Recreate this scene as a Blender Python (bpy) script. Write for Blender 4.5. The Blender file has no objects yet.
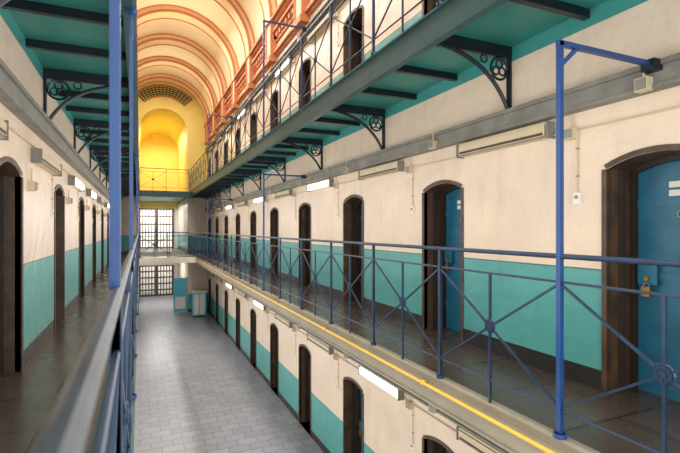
import bpy, math
from mathutils import Vector, Matrix
S=bpy.context.scene
# ---------- constants (metres; camera eye at the origin) ----------
XR=3.65; XL=-1.07; ER=2.55; EL=-0.06
G=-4.85; M1=-1.40; U=2.05; H=3.45
Y0=-4.0; YE=27.8; P=2.72; D0=1.82; DW=0.80; NB=12
def lin(c):
    return tuple((x/255/12.92 if x/255<=0.04045 else ((x/255+0.055)/1.055)**2.4) for x in c)+(1,)
# ---------- materials ----------
def mat(name,col,rough=0.5,metal=0,noise=0.12,scale=3,bump=0.0,spec=None,col2=None):
    m=bpy.data.materials.new(name); m.use_nodes=True
    nt=m.node_tree; b=nt.nodes['Principled BSDF']
    b.inputs['Roughness'].default_value=rough; b.inputs['Metallic'].default_value=metal
    tc=nt.nodes.new('ShaderNodeNewGeometry')
    n=nt.nodes.new('ShaderNodeTexNoise'); n.inputs['Scale'].default_value=scale; n.inputs['Detail'].default_value=6
    nt.links.new(tc.outputs['Position'],n.inputs['Vector'])
    r=nt.nodes.new('ShaderNodeValToRGB')
    c=lin(col); d=lin(col2) if col2 else tuple(x*(1-noise*2) for x in c[:3])+(1,)
    r.color_ramp.elements[0].position=0.3; r.color_ramp.elements[1].position=0.65
    r.color_ramp.elements[0].color=d; r.color_ramp.elements[1].color=c
    nt.links.new(n.outputs['Fac'],r.inputs['Fac']); nt.links.new(r.outputs['Color'],b.inputs['Base Color'])
    if bump:
        bp=nt.nodes.new('ShaderNodeBump'); bp.inputs['Strength'].default_value=bump; bp.inputs['Distance'].default_value=0.01
        n2=nt.nodes.new('ShaderNodeTexNoise'); n2.inputs['Scale'].default_value=scale*12
        nt.links.new(tc.outputs['Position'],n2.inputs['Vector'])
        nt.links.new(n2.outputs['Fac'],bp.inputs['Height']); nt.links.new(bp.outputs['Normal'],b.inputs['Normal'])
    return m
def emis(name,col,s):
    m=bpy.data.materials.new(name); m.use_nodes=True; b=m.node_tree.nodes['Principled BSDF']
    b.inputs['Base Color'].default_value=lin(col); b.inputs['Emission Color'].default_value=lin(col); b.inputs['Emission Strength'].default_value=s
    return m
def wallmat():
    m=bpy.data.materials.new('painted_masonry'); m.use_nodes=True; nt=m.node_tree; b=nt.nodes['Principled BSDF']
    N=nt.nodes.new; L=nt.links.new
    g=N('ShaderNodeNewGeometry'); sp=N('ShaderNodeSeparateXYZ'); L(g.outputs['Position'],sp.inputs[0])
    a=N('ShaderNodeMath'); a.operation='ADD'; a.inputs[1].default_value=-G; L(sp.outputs['Z'],a.inputs[0])
    mo=N('ShaderNodeMath'); mo.operation='FLOORED_MODULO'; mo.inputs[1].default_value=H; L(a.outputs[0],mo.inputs[0])
    dv=N('ShaderNodeMath'); dv.operation='DIVIDE'; dv.inputs[1].default_value=H; L(mo.outputs[0],dv.inputs[0])
    r=N('ShaderNodeValToRGB'); r.color_ramp.interpolation='CONSTANT'
    e=r.color_ramp.elements
    e[0].position=0; e[0].color=lin((38,36,36))
    e[1].position=0.17/H; e[1].color=lin((88,168,164))
    x=e.new(1.03/H); x.color=lin((60,104,102))
    x=e.new(1.045/H); x.color=lin((238,215,192))
    x=e.new(3.19/H); x.color=lin((70,152,146))
    L(dv.outputs[0],r.inputs['Fac'])
    n=N('ShaderNodeTexNoise'); n.inputs['Scale'].default_value=1.3; n.inputs['Detail'].default_value=8
    L(g.outputs['Position'],n.inputs['Vector'])
    mr=N('ShaderNodeMapRange'); mr.inputs[1].default_value=0.3; mr.inputs[2].default_value=0.7; mr.inputs[3].default_value=0.86; mr.inputs[4].default_value=1.0
    L(n.outputs['Fac'],mr.inputs[0])
    vm=N('ShaderNodeVectorMath'); vm.operation='MULTIPLY'; vm.inputs[1].default_value=(5,5,1.2); L(g.outputs['Position'],vm.inputs[0])
    n3=N('ShaderNodeTexNoise'); n3.inputs['Scale'].default_value=1.0; n3.inputs['Detail'].default_value=10; n3.inputs['Roughness'].default_value=.7; L(vm.outputs[0],n3.inputs['Vector'])
    m3=N('ShaderNodeMapRange'); m3.inputs[1].default_value=0.26; m3.inputs[2].default_value=0.5; m3.inputs[3].default_value=0.88; m3.inputs[4].default_value=1.0
    L(n3.outputs['Fac'],m3.inputs[0])
    mm=N('ShaderNodeMath'); mm.operation='MULTIPLY'; L(mr.outputs[0],mm.inputs[0]); L(m3.outputs[0],mm.inputs[1])
    mx=N('ShaderNodeVectorMath'); mx.operation='SCALE'; L(r.outputs['Color'],mx.inputs[0]); L(mm.outputs[0],mx.inputs['Scale'])
    L(mx.outputs[0],b.inputs['Base Color']); b.inputs['Roughness'].default_value=0.34
    bp=N('ShaderNodeBump'); bp.inputs['Strength'].default_value=0.6; bp.inputs['Distance'].default_value=0.03
    n2=N('ShaderNodeTexNoise'); n2.inputs['Scale'].default_value=5; L(g.outputs['Position'],n2.inputs['Vector'])
    L(n2.outputs['Fac'],bp.inputs['Height']); L(bp.outputs['Normal'],b.inputs['Normal'])
    return m
def tilemat(name,bw,rh,c1,c2,mc,ms,rough):
    m=bpy.data.materials.new(name); m.use_nodes=True; nt=m.node_tree; b=nt.nodes['Principled BSDF']
    N=nt.nodes.new; L=nt.links.new
    g=N('ShaderNodeNewGeometry'); t=N('ShaderNodeTexBrick')
    t.inputs['Scale'].default_value=1; t.inputs['Brick Width'].default_value=bw; t.inputs['Row Height'].default_value=rh
    t.inputs['Mortar Size'].default_value=ms
    t.inputs['Color1'].default_value=lin(c1); t.inputs['Color2'].default_value=lin(c2); t.inputs['Mortar'].default_value=lin(mc)
    L(g.outputs['Position'],t.inputs['Vector']); L(t.outputs['Color'],b.inputs['Base Color'])
    n=N('ShaderNodeTexNoise'); n.inputs['Scale'].default_value=4; n.inputs['Detail'].default_value=6; L(g.outputs['Position'],n.inputs['Vector'])
    mr=N('ShaderNodeMapRange'); mr.inputs[3].default_value=rough*.7; mr.inputs[4].default_value=rough*1.4
    L(n.outputs['Fac'],mr.inputs[0]); L(mr.outputs[0],b.inputs['Roughness'])
    return m
WALL=wallmat()
TILE=tilemat('stone_tiles',.45,.3,(150,150,156),(136,136,144),(100,98,98),.008,.34)
DECK=tilemat('slate_walkway',1.3,.75,(84,72,64),(70,60,54),(40,34,30),.01,.26)
CREAM=mat('cream_plaster',(232,220,200),0.6,noise=0.04)
VAULT=mat('vault_plaster',(250,228,188),0.6,noise=0.03,scale=1)
RIBP=mat('rib_peach_plaster',(246,212,164),0.6,noise=0.03,scale=1)
YEL=mat('yellow_plaster',(252,226,124),0.6,noise=0.04)
ORG=mat('orange_moulding',(200,126,78),0.5,noise=0.08)
SALM=mat('salmon_plaster',(238,200,158),0.55,noise=0.05)
BROWN=mat('brown_reveal',(92,68,48),0.45,noise=0.3,scale=6,bump=0.4)
BLUE=mat('blue_door_paint',(40,114,144),0.35,noise=0.16,scale=5)
DKD=mat('door_frame_dark',(58,44,34),0.5,noise=0.2)
RAIL=mat('rail_blue_grey',(40,60,86),0.35,metal=0.3,noise=0.15,scale=8)
POST=mat('post_blue',(30,68,124),0.35,noise=0.1,scale=8)
HAND=mat('worn_handrail',(50,60,70),0.35,metal=0.1,noise=0.3,scale=10,col2=(28,32,38))
IRON=mat('dark_iron',(20,26,36),0.4,noise=0.15,scale=8)
TEAL=mat('teal_soffit',(48,128,118),0.4,noise=0.1,scale=2)
FASC=mat('teal_fascia',(32,78,80),0.4,noise=0.15)
FASG=mat('grey_fascia',(154,144,124),0.5,noise=0.1)
LEDGE=mat('grey_stone_ledge',(138,134,124),0.6,noise=0.16,scale=5,bump=0.4)
YPIPE=mat('yellow_pipe_paint',(232,182,64),0.4,noise=0.05)
WHITE=mat('white_enamel',(236,234,228),0.4,noise=0.03)
BOX=mat('beige_housing',(212,194,160),0.45,noise=0.05)
BRASS=mat('brass',(200,150,70),0.3,metal=0.8)
GREY=mat('grey_metal',(150,148,140),0.4,metal=0.2)
BLACK=mat('black_vent',(50,44,38),0.6)
GATE=mat('gate_paint',(92,70,50),0.45)
TURQ=mat('turquoise_paint',(90,200,222),0.4,noise=0.04)
LIT=emis('lit_tube',(255,246,225),5)
# ---------- mesh builder ----------
class B:
    def __init__(s): s.v=[];s.f=[];s.m=[]; s.mats=[]
    def mi(s,m):
        if m not in s.mats: s.mats.append(m)
        return s.mats.index(m)
    def add(s,vs,fs,m):
        o=len(s.v); s.v+=[tuple(x) for x in vs]; k=s.mi(m)
        for f in fs: s.f.append([i+o for i in f]); s.m.append(k)
    def box(s,x0,x1,y0,y1,z0,z1,m):
        if x0>x1:x0,x1=x1,x0
        vs=[(x,y,z) for x in(x0,x1) for y in(y0,y1) for z in(z0,z1)]
        s.add(vs,[(0,1,3,2),(4,6,7,5),(0,4,5,1),(2,3,7,6),(0,2,6,4),(1,5,7,3)],m)
    def tube(s,p,q,r,m,n=8,r2=None,rot=0):
        p=Vector(p);q=Vector(q);d=(q-p).normalized()
        a=d.cross(Vector((0,0,1)) if abs(d.z)<0.9 else Vector((0,1,0))).normalized(); c=d.cross(a)
        r2=r if r2 is None else r2; vs=[]
        for k in range(n):
            t=2*math.pi*k/n+rot; o=a*math.cos(t)+c*math.sin(t); vs+= [p+o*r,q+o*r2]
        fs=[(2*k,2*((k+1)%n),2*((k+1)%n)+1,2*k+1) for k in range(n)]
        fs.append([2*k for k in range(n)][::-1]); fs.append([2*k+1 for k in range(n)])
        s.add(vs,fs,m)
    def bar(s,p,q,w,m): s.tube(p,q,w*0.7071,m,4,rot=math.pi/4)
    def path(s,pts,r,m,n=6):
        for a,b in zip(pts,pts[1:]): s.tube(a,b,r,m,n)
    def ring(s,c,R,r,m,ax='y',N=18,n=5):
        vs=[];fs=[]
        for i in range(N):
            t=2*math.pi*i/N
            for j in range(n):
                p=2*math.pi*j/n; w=R+r*math.cos(p); h=r*math.sin(p)
                a,b=w*math.cos(t),w*math.sin(t)
                o=(a,h,b) if ax=='y' else (h,a,b)
                vs.append((c[0]+o[0],c[1]+o[1],c[2]+o[2]))
        for i in range(N):
            for j in range(n):
                fs.append((i*n+j,((i+1)%N)*n+j,((i+1)%N)*n+(j+1)%n,i*n+(j+1)%n))
        s.add(vs,fs,m)
    def mesh(s,name,recalc=True):
        me=bpy.data.meshes.new(name); me.from_pydata(s.v,[],s.f)
        for x in s.mats: me.materials.append(x)
        me.polygons.foreach_set('material_index',s.m); me.update()
        if recalc:
            import bmesh
            bm=bmesh.new(); bm.from_mesh(me); bmesh.ops.recalc_face_normals(bm,faces=bm.faces); bm.to_mesh(me); bm.free()
        return me
    def obj(s,name,loc=(0,0,0)):
        return inst(s.mesh(name),name,loc)
def inst(me,name,loc=(0,0,0),rz=0):
    o=bpy.data.objects.new(name,me); o.location=loc; o.rotation_euler=(0,0,rz); S.collection.objects.link(o); return o
def smooth(o):
    for p in o.data.polygons: p.use_smooth=True
# ---------- door arch outline ----------
JH=1.91; RISE=0.09; NA=10
def arcpts(yc,base,w=DW,jh=JH,rise=RISE,n=NA):
    R=((w/2)**2+rise**2)/(2*rise); zc=base+jh+rise-R; a=math.asin((w/2)/R)
    return [(yc+R*math.sin(-a+2*a*i/n), zc+R*math.cos(-a+2*a*i/n)) for i in range(n+1)]
ks=list(range(-2,10))
def wall(name,xw,d):
    b=B()
    for base,top in((G,M1),(M1,U),(U,5.0)):
        y=Y0
        for k in ks:
            ya=D0+P*k; yb=ya+DW
            if ya<Y0+0.1: continue
            b.add([(xw,y,base),(xw,ya,base),(xw,ya,top),(xw,y,top)],[(0,1,2,3)],WALL)
            A=arcpts((ya+yb)/2,base)
            for (p,q),(r,s_) in zip(A,A[1:]):
                b.add([(xw,p,q),(xw,r,s_),(xw,r,top),(xw,p,top)],[(0,1,2,3)],WALL)
                b.add([(xw,p,q),(xw,r,s_),(xw+d*.4,r,s_),(xw+d*.4,p,q)],[(0,1,2,3)],BROWN)
            for yy in(ya,yb):
                b.add([(xw,yy,base),(xw,yy,base+JH),(xw+d*.4,yy,base+JH),(xw+d*.4,yy,base)],[(0,1,2,3)],BROWN)
            b.add([(xw,ya,base),(xw,yb,base),(xw+d*.4,yb,base),(xw+d*.4,ya,base)],[(0,1,2,3)],DECK)
            y=yb
        b.add([(xw,y,base),(xw,YE,base),(xw,YE,top),(xw,y,top)],[(0,1,2,3)],WALL)
    b.box(xw+d*.42,xw+d*.5,Y0,YE,G,5.0,BLACK)
    return inst(b.mesh(name,False),name)
wall('wall_right',XR,1); wall('wall_left',XL,-1)
# ---------- cell door mesh ----------
def doormesh():
    b=B(); dx=0.34
    A=arcpts(0,0)
    poly=[(dx,-DW/2,0)]+[(dx,p,q) for p,q in A]+[(dx,DW/2,0)]
    n=len(poly); back=[(dx+.05,y,z) for _,y,z in poly]
    b.add(poly+back,[list(range(n)),list(range(n,2*n))]+[(i,(i+1)%n,(i+1)%n+n,i+n) for i in range(n)],BLUE)
    f=.045
    b.box(dx-.05,dx,-DW/2,-DW/2+f,0,JH,DKD); b.box(dx-.05,dx,DW/2-f,DW/2,0,JH,DKD)
    b.box(dx-.2,dx-.14,DW/2-.03,DW/2,0,JH,DKD); b.box(dx-.2,dx-.14,-DW/2,-DW/2+.03,0,JH,DKD)
    for (p,q),(r,s_) in zip(A,A[1:]):
        b.add([(dx-.05,p,q),(dx-.05,r,s_),(dx-.05,r,s_-f),(dx-.05,p,q-f),(dx,p,q-f),(dx,r,s_-f)],[(0,1,2,3),(3,2,5,4)],DKD)
    w=.045
    for s in(-1,1): b.box(-.012,.05,*sorted((s*DW/2,s*(DW/2+w))),0,JH,BROWN)
    R=[]
    for p,q in A:
        v=Vector((p,q-JH+0.65)).normalized()*w; R.append((p+v.x,q+v.y))
    for i in range(NA):
        b.add([(-.012,*A[i]),(-.012,*A[i+1]),(-.012,*R[i+1]),(-.012,*R[i]),(.02,*R[i+1]),(.02,*R[i])],[(0,1,2,3),(3,2,4,5)],BROWN)
    for z in(.35,1.0,1.62): b.box(dx-.012,dx,-DW/2+f,DW/2-f,z-.03,z+.03,BLUE)
    for y in(-.28,-.14,0,.14,.28):
        for z in(.35,1.0,1.62): b.tube((dx-.02,y,z),(dx-.01,y,z),.009,BLUE,6)
    b.box(dx-.03,dx,-.13,.13,1.2,1.42,BLUE); b.box(dx-.036,dx-.03,-.1,.1,1.23,1.39,BLUE)
    b.ring((dx-.01,0,1.52),.03,.008,GREY,'x'); 
    b.box(dx-.05,dx,.17,.33,.93,1.1,BLUE); b.tube((dx-.07,.25,.98),(dx-.05,.25,.98),.02,BRASS,10)
    b.box(dx-.085,dx-.055,.21,.28,.83,.91,BRASS); b.ring((dx-.07,.245,.92),.022,.005,GREY,'x')
    b.box(dx-.008,dx,-.1,.1,1.67,1.72,WHITE)
    b.box(dx-.008,dx,-.08,.1,1.74,1.79,WHITE)
    for z in(.3,1.65): b.tube((dx-.03,-DW/2+f+.01,z-.08),(dx-.03,-DW/2+f+.01,z+.08),.016,DKD,8)
    return b.mesh('cell_door')
DM=doormesh()
for base in(G,M1,U):
    for k in ks:
        yc=D0+P*k+DW/2
        if yc<Y0+.5: continue
        inst(DM,'cell_door',(XR,yc,base)); inst(DM,'cell_door',(XL,yc,base),math.pi)
# ---------- floor / decks ----------
b=B(); b.box(-1.6,4.2,Y0,36.5,G-.2,G,TILE); b.obj('floor')
def deck(z,x0,x1,edge,fm):
    b=B(); s=1 if edge==x1 else -1
    a0,a1=(x0,edge-.02) if s==1 else (edge+.02,x1)
    b.box(a0,a1,Y0,YE-.02,z-.06,z,DECK)
    b.box(a0,a1,Y0,YE-.02,z-.10,z-.06,TEAL)
    b.box(edge-s*.02,edge,Y0,YE-.02,z-.255,z+.015,fm)
    b.box(edge-s*.07,edge+s*.015,Y0,YE-.02,z-.275,z-.255,fm); b.box(edge-s*.05,edge+s*.025,Y0,YE-.02,z+.001,z+.02,fm)
    y=3.73-.917*8
    while y<YE-.2:
        b.box(a0,a1,y-.03,y+.03,z-.18,z-.10,IRON); y+=.917
    return b.obj('floor_gallery')
deck(M1,ER,XR,ER,FASG); deck(U,ER,XR,ER,FASC); deck(M1,XL,EL,EL,FASC); deck(U,XL,EL,EL,FASC)
# ---------- railing ----------
HP=1.31
def railing(x,z,y0,y1,mode,first,hand=RAIL,hr=.018,along='y'):
    b=B()
    def pt(t,h): return (x,t,z+h) if along=='y' else (t,x,z+h)
    b.tube(pt(y0,1.22),pt(y1,1.22),hr,hand,10)
    b.tube(pt(y0,1.05),pt(y1,1.05),.010,RAIL,6)
    b.tube(pt(y0,.20),pt(y1,.20),.009,RAIL,6)
    t=first
    while t>y0+HP: t-=HP
    while t<=y1+.001:
        if t>=y0-.001:
            b.bar(pt(t,.02),pt(t,1.22),.028,RAIL); b.tube(pt(t,0.02),pt(t,.05),.035,RAIL,8)
        if t+HP<=y1+.01 and t>=y0-.01:
            c=t+HP/2
            b.bar(pt(c,.02),pt(c,1.05),.018,RAIL)
            b.bar(pt(t,1.04),pt(t+HP,.21),.015,RAIL); b.bar(pt(t,.21),pt(t+HP,1.04),.015,RAIL)
            cc=pt(c,.63)
            n=(.012,0,0) if along=='y' else (0,.012,0)
            a_=Vector(cc)-Vector(n); b_=Vector(cc)+Vector(n)
            b.tube(a_,b_,.048,RAIL,16); b.tube(a_-Vector(n)*.6,b_+Vector(n)*.6,.02,RAIL,10)
            b.ring(cc,.05,.009,RAIL,'x' if along=='y' else 'y')
            for q in range(8):
                an=q*math.pi/4+.2
                o=Vector((0,math.cos(an),math.sin(an))) if along=='y' else Vector((math.cos(an),0,math.sin(an)))
                b.tube(a_+o*.036-Vector(n)*.4,b_+o*.036+Vector(n)*.4,.009,RAIL,6)
        t+=HP
    return b.obj('gallery_railing')
railing(ER-.005,M1,-2.5,YE-.1,0,2.16)
railing(ER-.005,U,-2.5,YE-.1,0,2.16)
railing(EL,M1,-2.5,YE-.1,0,1.44,HAND,.018)
railing(EL,U,-2.5,YE-.1,0,1.44)
# ---------- tall blue posts with cantilever arms ----------
def postarm(y,z,mat_):
    b=B(); x=ER-.005; zt=z+2.64
    b.bar((x,y,z+.02),(x,y,zt),.034,mat_)
    b.bar((x-.02,y,zt-.01),(XR-.13,y,zt-.01),.034,mat_)
    b.bar((x,y,zt-.16),(x+.16,y,zt-.02),.024,mat_)
    b.box(XR-.2,XR-.1,y-.05,y+.05,zt-.06,zt+.02,IRON)
    b.tube((x,y,z+.02),(x,y,z+.05),.045,mat_,10)
    b.obj('blue_support_post')
for y in(2.16,2.16+HP*6,2.16+HP*13): postarm(y,M1,POST); postarm(y,U,POST)
for y in(1.44,1.44+HP*2,1.44+HP*8,1.44+HP*14):
    b=B(); b.bar((EL-.005,y,M1+.02),(EL-.005,y,U-.275),.028,POST); b.tube((EL,y,M1+.02),(EL,y,M1+.05),.04,POST,10)
    b.box(EL-.05,EL+.04,y-.03,y+.03,U-.3,U-.275,POST); b.obj('blue_support_post')
# ---------- brackets ----------
def bracket():
    b=B(); L=-.92
    b.box(-.03,0,-.025,.025,-.62,0,IRON); b.box(L,0,-.025,.025,-.045,0,IRON)
    b.box(-.05,0,-.04,.04,-.66,-.6,IRON)
    p0=Vector((L+.03,0,-.03));p1=Vector((-.26,0,-.10));p2=Vector((-.03,0,-.60))
    pts=[(1-t)**2*p0+2*t*(1-t)*p1+t*t*p2 for t in[i/14 for i in range(15)]]
    b.path(pts,.022,IRON,6)
    c=Vector((-.155,0,-.165)); b.ring(c,.115,.014,IRON)
    for q in range(3):
        a=math.pi/2+q*2*math.pi/3; b.ring(c+Vector((.05*math.cos(a),0,.05*math.sin(a))),.043,.011,IRON,N=12)
    b.ring(Vector((-.36,0,-.085)),.042,.009,IRON,N=12)
    b.tube((L,-.0,-.05),(L,0,-.02),.03,IRON,8)
    return b.mesh('iron_gallery_bracket')
BM=bracket()
for z in(M1,U):
    for k in range(-2,10):
        y=3.73+2.75*k
        if y<Y0 or y>YE-.3: continue
        inst(BM,'iron_gallery_bracket',(XR,y,z-.18)); inst(BM,'iron_gallery_bracket',(XL,y+ .0,z-.18),math.pi)
# ---------- ledges ----------
def ledge(xw,d,nm):
    for z in(G,M1,U):
        b=B(); x=xw-d*.1
        b.box(x,xw,Y0,YE,z+2.46,z+2.66,LEDGE); b.box(x-d*.03,x,Y0,YE,z+2.62,z+2.66,LEDGE); b.box(x-d*.015,x,Y0,YE,z+2.46,z+2.49,LEDGE)
        b.tube((xw-d*.02,Y0,z+2.30),(xw-d*.02,YE,z+2.30),.008,BOX,6)
        b.obj(nm)
ledge(XR,1,'trim_right_ledge'); ledge(XL,-1,'trim_left_ledge')
# ---------- wall fixtures ----------
def fixture(lit):
    b=B()
    b.box(-.08,0,-.66,.66,-.15,0,BOX if not lit else WHITE)
    b.box(-.10,-.08,-.64,.64,-.13,-.03,LIT if lit else BOX)
    b.box(-.105,0,-.68,-.66,-.16,.0,LEDGE); b.box(-.105,0,.66,.68,-.16,.0,LEDGE)
    if not lit:
        b.box(-.104,-.1,-.62,.62,-.125,-.1,BROWN); b.box(-.085,-.08,-.66,.66,-.15,-.135,LEDGE)
    return b.mesh('wall_strip_light')
F0=fixture(False);F1=fixture(True)
for z in(G,M1,U):
    for k in range(-2,9):
        y=3.83+P*k
        lit=(z==M1 and k in(2,4,6)) or (z==G and k in(1,4,6)) or (z==U and k in(3,5))
        inst(F1 if lit else F0,'wall_strip_light',(XR,y,z+2.43))
        litl=(z==M1 and k in(2,3,5))
        if z==M1: inst(F1 if litl else F0,'wall_strip_light',(XL,y-.1,z+2.27),math.pi)
def jbox():
    b=B(); b.box(-.07,0,-.05,.05,-.05,.05,BOX); b.box(-.08,-.07,-.04,.04,-.04,.04,GREY)
    b.tube((-.03,0,.05),(-.03,0,.18),.01,BOX,6)
    for y in(-.03,.03): b.tube((-.085,y,.03),(-.08,y,.03),.005,GREY,6)
    return b.mesh('junction_box')
def callpt():
    b=B(); b.box(-.025,0,-.035,.035,-.05,.05,WHITE); b.tube((-.035,0,.01),(-.025,0,.01),.018,GREY,10)
    b.tube((-.012,0,.05),(-.012,0,.62),.006,BOX,6)
    for z in(.2,.45): b.box(-.02,0,-.012,.012,z-.006,z+.006,GREY)
    return b.mesh('cell_call_point')
JB=jbox(); CP=callpt()
for z in(G,M1,U):
    for k in range(-1,8):
        inst(JB,'junction_box',(XR,2.95+P*k,z+2.27)); 
        inst(JB,'junction_box',(XL,D0+P*k+1.12,z+1.85),math.pi)
        inst(JB,'junction_box',(XR-.1,4.95+P*k,z+2.5))
        inst(CP,'cell_call_point',(XR,D0+DW+.28+P*k,z+1.68)); inst(CP,'cell_call_point',(XL,D0-.25+P*k,z+1.6),math.pi)
# ---------- yellow pipe on gallery edge ----------
b=B(); xp=ER-.045; zp=M1-.09
b.tube((xp,-2,zp),(xp,YE-.2,zp),.015,YPIPE,10)
y=-1.5
while y<YE-.5:
    b.box(xp-.018,ER-.0,y-.012,y+.012,zp-.022,zp+.022,YPIPE); y+=2.6
smooth(b.obj('yellow_pipe'))
# ---------- vault and cornice ----------
CX=(XR+XL)/2; RV=(XR-XL)/2; ZS=6.1
b=B(); n=40
arc=[(CX+RV*math.cos(math.pi*i/n),ZS+RV*math.sin(math.pi*i/n)) for i in range(n+1)]
for (p,q),(r,s_) in zip(arc,arc[1:]): b.add([(p,Y0,q),(r,Y0,s_),(r,YE,s_),(p,YE,q)],[(0,1,2,3)],VAULT)
o=inst(b.mesh('ceiling',False),'ceiling'); smooth(o)
def rib(y):
    b=B(); n=40
    def band(r0,r1,ya,yb,m):
        vs=[]
        for i in range(n+1):
            a=math.pi*i/n; c,s=math.cos(a),math.sin(a)
            vs+=[(CX+r0*c,ya,ZS+r0*s),(CX+r1*c,ya,ZS+r1*s),(CX+r1*c,yb,ZS+r1*s),(CX+r0*c,yb,ZS+r0*s)]
        fs=[]
        for i in range(n):
            for j in range(4): fs.append((4*i+j,4*i+(j+1)%4,4*i+4+(j+1)%4,4*i+4+j))
        b.add(vs,fs,m)
    band(RV+.02,RV-.2,y-.3,y+.3,RIBP); band(RV-.14,RV-.23,y-.34,y-.3,ORG); band(RV-.14,RV-.23,y+.3,y+.34,ORG)
    band(RV+.02,RV-.04,y-.42,y-.38,ORG)
    b.obj('trim_vault_rib')
RY=[18.6+2.75*k for k in range(-8,4)]
for y in RY: rib(y)
def cornice(xw,d,nm):
    b=B(); Y1=YE
    b.box(xw,xw+d*.3,Y0,Y1,5.0,6.12,SALM)
    for z0,z1,pr,m in((5.0,5.07,.06,ORG),(5.07,5.13,.12,ORG),(5.42,5.47,.05,ORG),(5.62,5.68,.08,ORG),(5.68,5.75,.14,ORG),(5.95,6.02,.12,ORG),(6.02,6.1,.2,ORG)):
        b.box(xw-d*pr,xw,Y0,Y1,z0,z1,m)
    for y in RY:
        b.box(xw-d*.16,xw,y-.25,y+.25,5.1,6.05,SALM); b.box(xw-d*.2,xw,y-.3,y-.25,5.0,6.1,ORG); b.box(xw-d*.2,xw,y+.25,y+.3,5.0,6.1,ORG)
        b.box(xw-d*.24,xw,y-.32,y+.32,4.86,5.02,ORG); b.box(xw-d*.14,xw,y-.2,y+.2,4.7,4.86,ORG)
    y=Y0
    while y<Y1: b.box(xw-d*.1,xw,y,y+.12,5.5,5.62,ORG); y+=.3
    b.obj(nm)
cornice(XR,1,'trim_right_cornice'); cornice(XL,-1,'trim_left_cornice')
# ---------- end wall with tall arch ----------
b=B(); ox0,ox1=-.06,2.55; zc=5.6; r=(ox1-ox0)/2; cx=(ox0+ox1)/2
def q4(a,m): b.add(a,[(0,1,2,3)],m)
top=8.6
for z0,z1,m in((G,U,WALL),(U,top,YEL)):
    q4([(XL-.1,YE,z0),(ox0,YE,z0),(ox0,YE,z1),(XL-.1,YE,z1)],m); q4([(ox1,YE,z0),(XR+.1,YE,z0),(XR+.1,YE,z1),(ox1,YE,z1)],m)
A=[(cx-r*math.cos(math.pi*i/20),zc+r*math.sin(math.pi*i/20)) for i in range(21)]
for (p,q),(s_,t) in zip(A,A[1:]):
    q4([(p,YE,q),(s_,YE,t),(s_,YE,top),(p,YE,top)],YEL)
    q4([(p,YE,q),(s_,YE,t),(s_,35.5,t),(p,35.5,q)],YEL)
for x in(ox0,ox1):
    q4([(x,YE,G),(x,35.5,G),(x,35.5,U),(x,YE,U)],WALL); q4([(x,YE,U),(x,35.5,U),(x,35.5,zc),(x,YE,zc)],YEL)
inst(b.mesh('wall_end_arch',False),'wall_end_arch')
b=B()
gx0,gx1=-.02,2.2
b.box(ox0-.1,ox1+.1,35.5,35.6,1.5,7.2,YEL); b.box(gx1,ox1+.1,35.5,35.6,G,1.5,WHITE); b.box(gx0-.2,gx1,35.5,35.6,-2.6,M1-.02,CREAM)
b.box(-1,3.5,38,38.1,G,2.5,WHITE); b.box(-1.0,-.9,35.6,38,G,2.5,WHITE); b.box(3.4,3.5,35.6,38,G,2.5,WHITE); b.box(-1,3.5,35.6,38,1.6,1.7,WHITE)
b.box(-1,3.5,35.6,38.1,G-.1,G,TILE)
b.obj('wall_back')
b=B()
for R0 in(1.5,1.62,1.74,1.86,1.98,2.1):
    pts=[(CX+R0*math.cos(math.radians(45+i*6)),YE-.05,ZS+R0*math.sin(math.radians(45+i*6))) for i in range(16)]
    b.path(pts,.025 if 1.5<R0<2.1 else .04,BLACK if 1.5<R0<2.1 else ORG,6)
for i in range(16):
    a=math.radians(45+i*6); b.bar((CX+1.5*math.cos(a),YE-.05,ZS+1.5*math.sin(a)),(CX+2.1*math.cos(a),YE-.05,ZS+2.1*math.sin(a)),.04,BLACK)
b.obj('arched_vent_grille')
# ---------- bridges ----------
b=B(); b.box(ox0,ox1,26.4,35.5,U-.06,U,DECK); b.box(ox0,ox1,26.4,35.5,U-.12,U-.06,TEAL); b.box(ox0,ox1,26.38,26.42,U-.3,U+.02,FASC)
b.obj('upper_footbridge')
railing(26.42,U,EL+.05,ER-.05,0,EL+.05,along='x')
b=B(); b.box(ox0,ox1,23.4,24.9,M1-.1,M1,DECK); b.box(ox0,ox1,23.38,23.42,M1-.26,M1+.02,CREAM); b.box(ox0,ox1,24.88,24.92,M1-.26,M1+.02,CREAM)
b.obj('footbridge')
railing(23.42,M1,EL+.05,ER-.05,0,EL+.05,along='x'); railing(24.88,M1,EL+.05,ER-.05,0,EL+.05,along='x')
b=B(); b.box(ox0,ox1,29.5,35.3,M1-.1,M1,DECK); b.box(ox0,ox1,29.48,29.5,M1-.26,M1+.02,CREAM); b.obj('landing')
# ---------- barred gates ----------
def gate(z0,z1):
    b=B(); y=35.4
    for x in(gx0,(gx0+gx1)/2,gx1): b.box(x-.07,x+.07,y-.04,y+.04,z0,z1,GATE)
    h=z1-z0
    for f in(0.02,.2,.4,.6,.8,.98): b.box(gx0,gx1,y-.025,y+.025,z0+h*f-.05,z0+h*f+.05,GATE)
    x=gx0+.2
    while x<gx1-.1: b.tube((x,y,z0),(x,y,z1),.034,GATE,6); x+=.2
    b.box((gx0+gx1)/2-.1,(gx0+gx1)/2+.1,y-.06,y+.04,z0+h*.42,z0+h*.52,GATE)
    b.obj('barred_gate')
gate(M1,1.5); gate(G,-2.62)
b=B(); b.box(1.78,2.5,27.9,27.95,G+.02,G+2.0,TURQ); b.box(1.86,2.42,27.87,27.9,G+.2,G+.9,WHITE); b.box(1.86,2.42,27.87,27.9,G+1.1,G+1.85,TURQ); b.tube((1.85,27.84,G+1),(1.85,27.9,G+1),.03,BRASS)
b.box(2.5,2.54,27.88,27.97,G,G+2.05,GREY)
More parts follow.
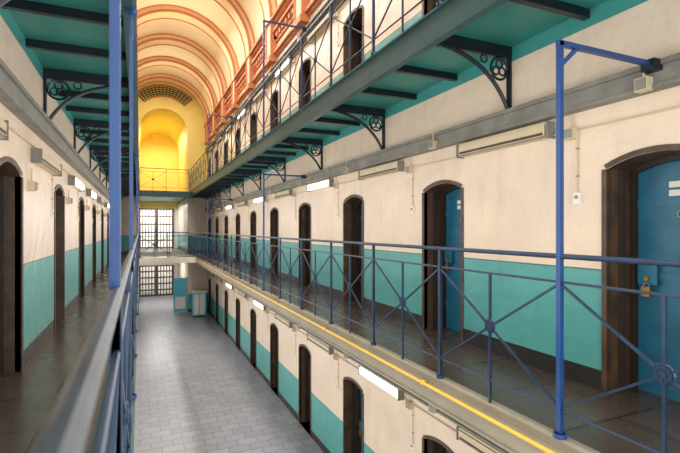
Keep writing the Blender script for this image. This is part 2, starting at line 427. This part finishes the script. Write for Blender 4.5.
b.obj('turquoise_open_door')
b=B(); b.box(2.65,3.35,26.0,26.6,G+.08,G+1.35,TURQ); b.box(2.6,3.4,25.95,26.65,G+1.35,G+1.4,WHITE); b.box(2.72,2.98,25.98,26.0,G+.15,G+1.25,WHITE); b.box(3.02,3.28,25.98,26.0,G+.15,G+1.25,WHITE)
for x in(2.7,3.3):
    for y in(26.05,26.55): b.box(x-.03,x+.03,y-.03,y+.03,G,G+.08,BLACK)
b.obj('turquoise_cabinet')
# ---------- rear wall behind camera, with an invented window for the fill light ----------
b=B()
b.box(-1.6,4.2,Y0-.2,Y0,G-.2,-2.5,CREAM); b.box(-1.6,.1,Y0-.2,Y0,-2.5,8.6,CREAM); b.box(2.5,4.2,Y0-.2,Y0,-2.5,8.6,CREAM); b.box(.1,2.5,Y0-.2,Y0,7.6,8.6,CREAM)
b.obj('wall_front')
b=B()
for x in(.1,.7,1.3,1.9,2.5): b.box(x-.03,x+.03,Y0-.12,Y0-.06,-2.5,7.6,WHITE)
for i in range(9): z=-2.5+i*1.2625; b.box(.1,2.5,Y0-.12,Y0-.06,z-.03,z+.03,WHITE)
b.obj('added_window_1')
# ---------- lights ----------
def area(nm,loc,rot,sx,sy,e,c=(1,1,1)):
    l=bpy.data.lights.new(nm,'AREA'); l.shape='RECTANGLE'; l.size=sx; l.size_y=sy; l.energy=e; l.color=c
    o=bpy.data.objects.new(nm,l); o.location=loc; o.rotation_euler=rot; S.collection.objects.link(o); return o
R90=math.radians(90)
for i,y in enumerate((0,6,12,18,24)):
    area('crown_fill',(CX,y,7.6),(0,0,0),1.6,4.5,(230,250,270,250,150)[i],(.93,.97,1) if i<3 else (1,.96,.86))  # added fill under the closed vault crown, imitating skylights
    area('vault_up_fill',(CX,y,6.4),(math.pi,0,0),1.2,3,(38,38,40,44,34)[i],(1,.97,.9) if i<3 else (1,.93,.74))  # unseen upward fill, added to brighten the vault
for y in(2,10,18):
    for z,e in((.2,86),(-3.2,82)):
        area('well_fill',(1.2,y,z),(0,-R90,0),2.4,7.5,e*1.0,(1,.98,.96)); area('well_fill',(1.3,y,z),(0,R90,0),2.4,7.5,e*1.05,(1,.98,.96))  # unseen fill in mid-well, added to light the walls under the decks
area('rear_fill',(1.3,Y0+.1,2.5),(R90,0,0),2.4,9,430,(.86,.94,1))  # added fill from behind the camera, placed at the invented window
area('backroom_fill',(1.2,37,1.5),(0,0,0),3,1.5,170,(1,1,1))  # area lights added to whiten the view through the gates
area('backroom_fill',(1.2,36.0,-2),(math.radians(-60),0,0),2,1,70,(1,1,1))
area('recess_fill',(1.25,32,6.2),(0,0,0),1.5,4,190,(1,.94,.74))  # unseen fill lights, added to brighten the end recess
area('recess_fill',(1.25,33,1.6),(0,0,0),1.5,4,130,(1,1,1))
area('recess_fill',(1.25,31,-1.8),(0,0,0),1.5,3,130,(1,1,1))
w=bpy.data.worlds.new('World'); S.world=w; w.use_nodes=True
w.node_tree.nodes['Background'].inputs[0].default_value=(.8,.9,1,1); w.node_tree.nodes['Background'].inputs[1].default_value=1.0
# ---------- camera ----------
c=bpy.data.cameras.new('camera'); co=bpy.data.objects.new('camera',c); S.collection.objects.link(co); S.camera=co
c.sensor_width=36; c.lens=24; c.shift_y=2.5/680; c.clip_start=.02
co.rotation_euler=(math.radians(90),0,-math.atan(200/453.3))
c.dof.use_dof=True; c.dof.focus_distance=6; c.dof.aperture_fstop=3.5
S.view_settings.view_transform='Standard'
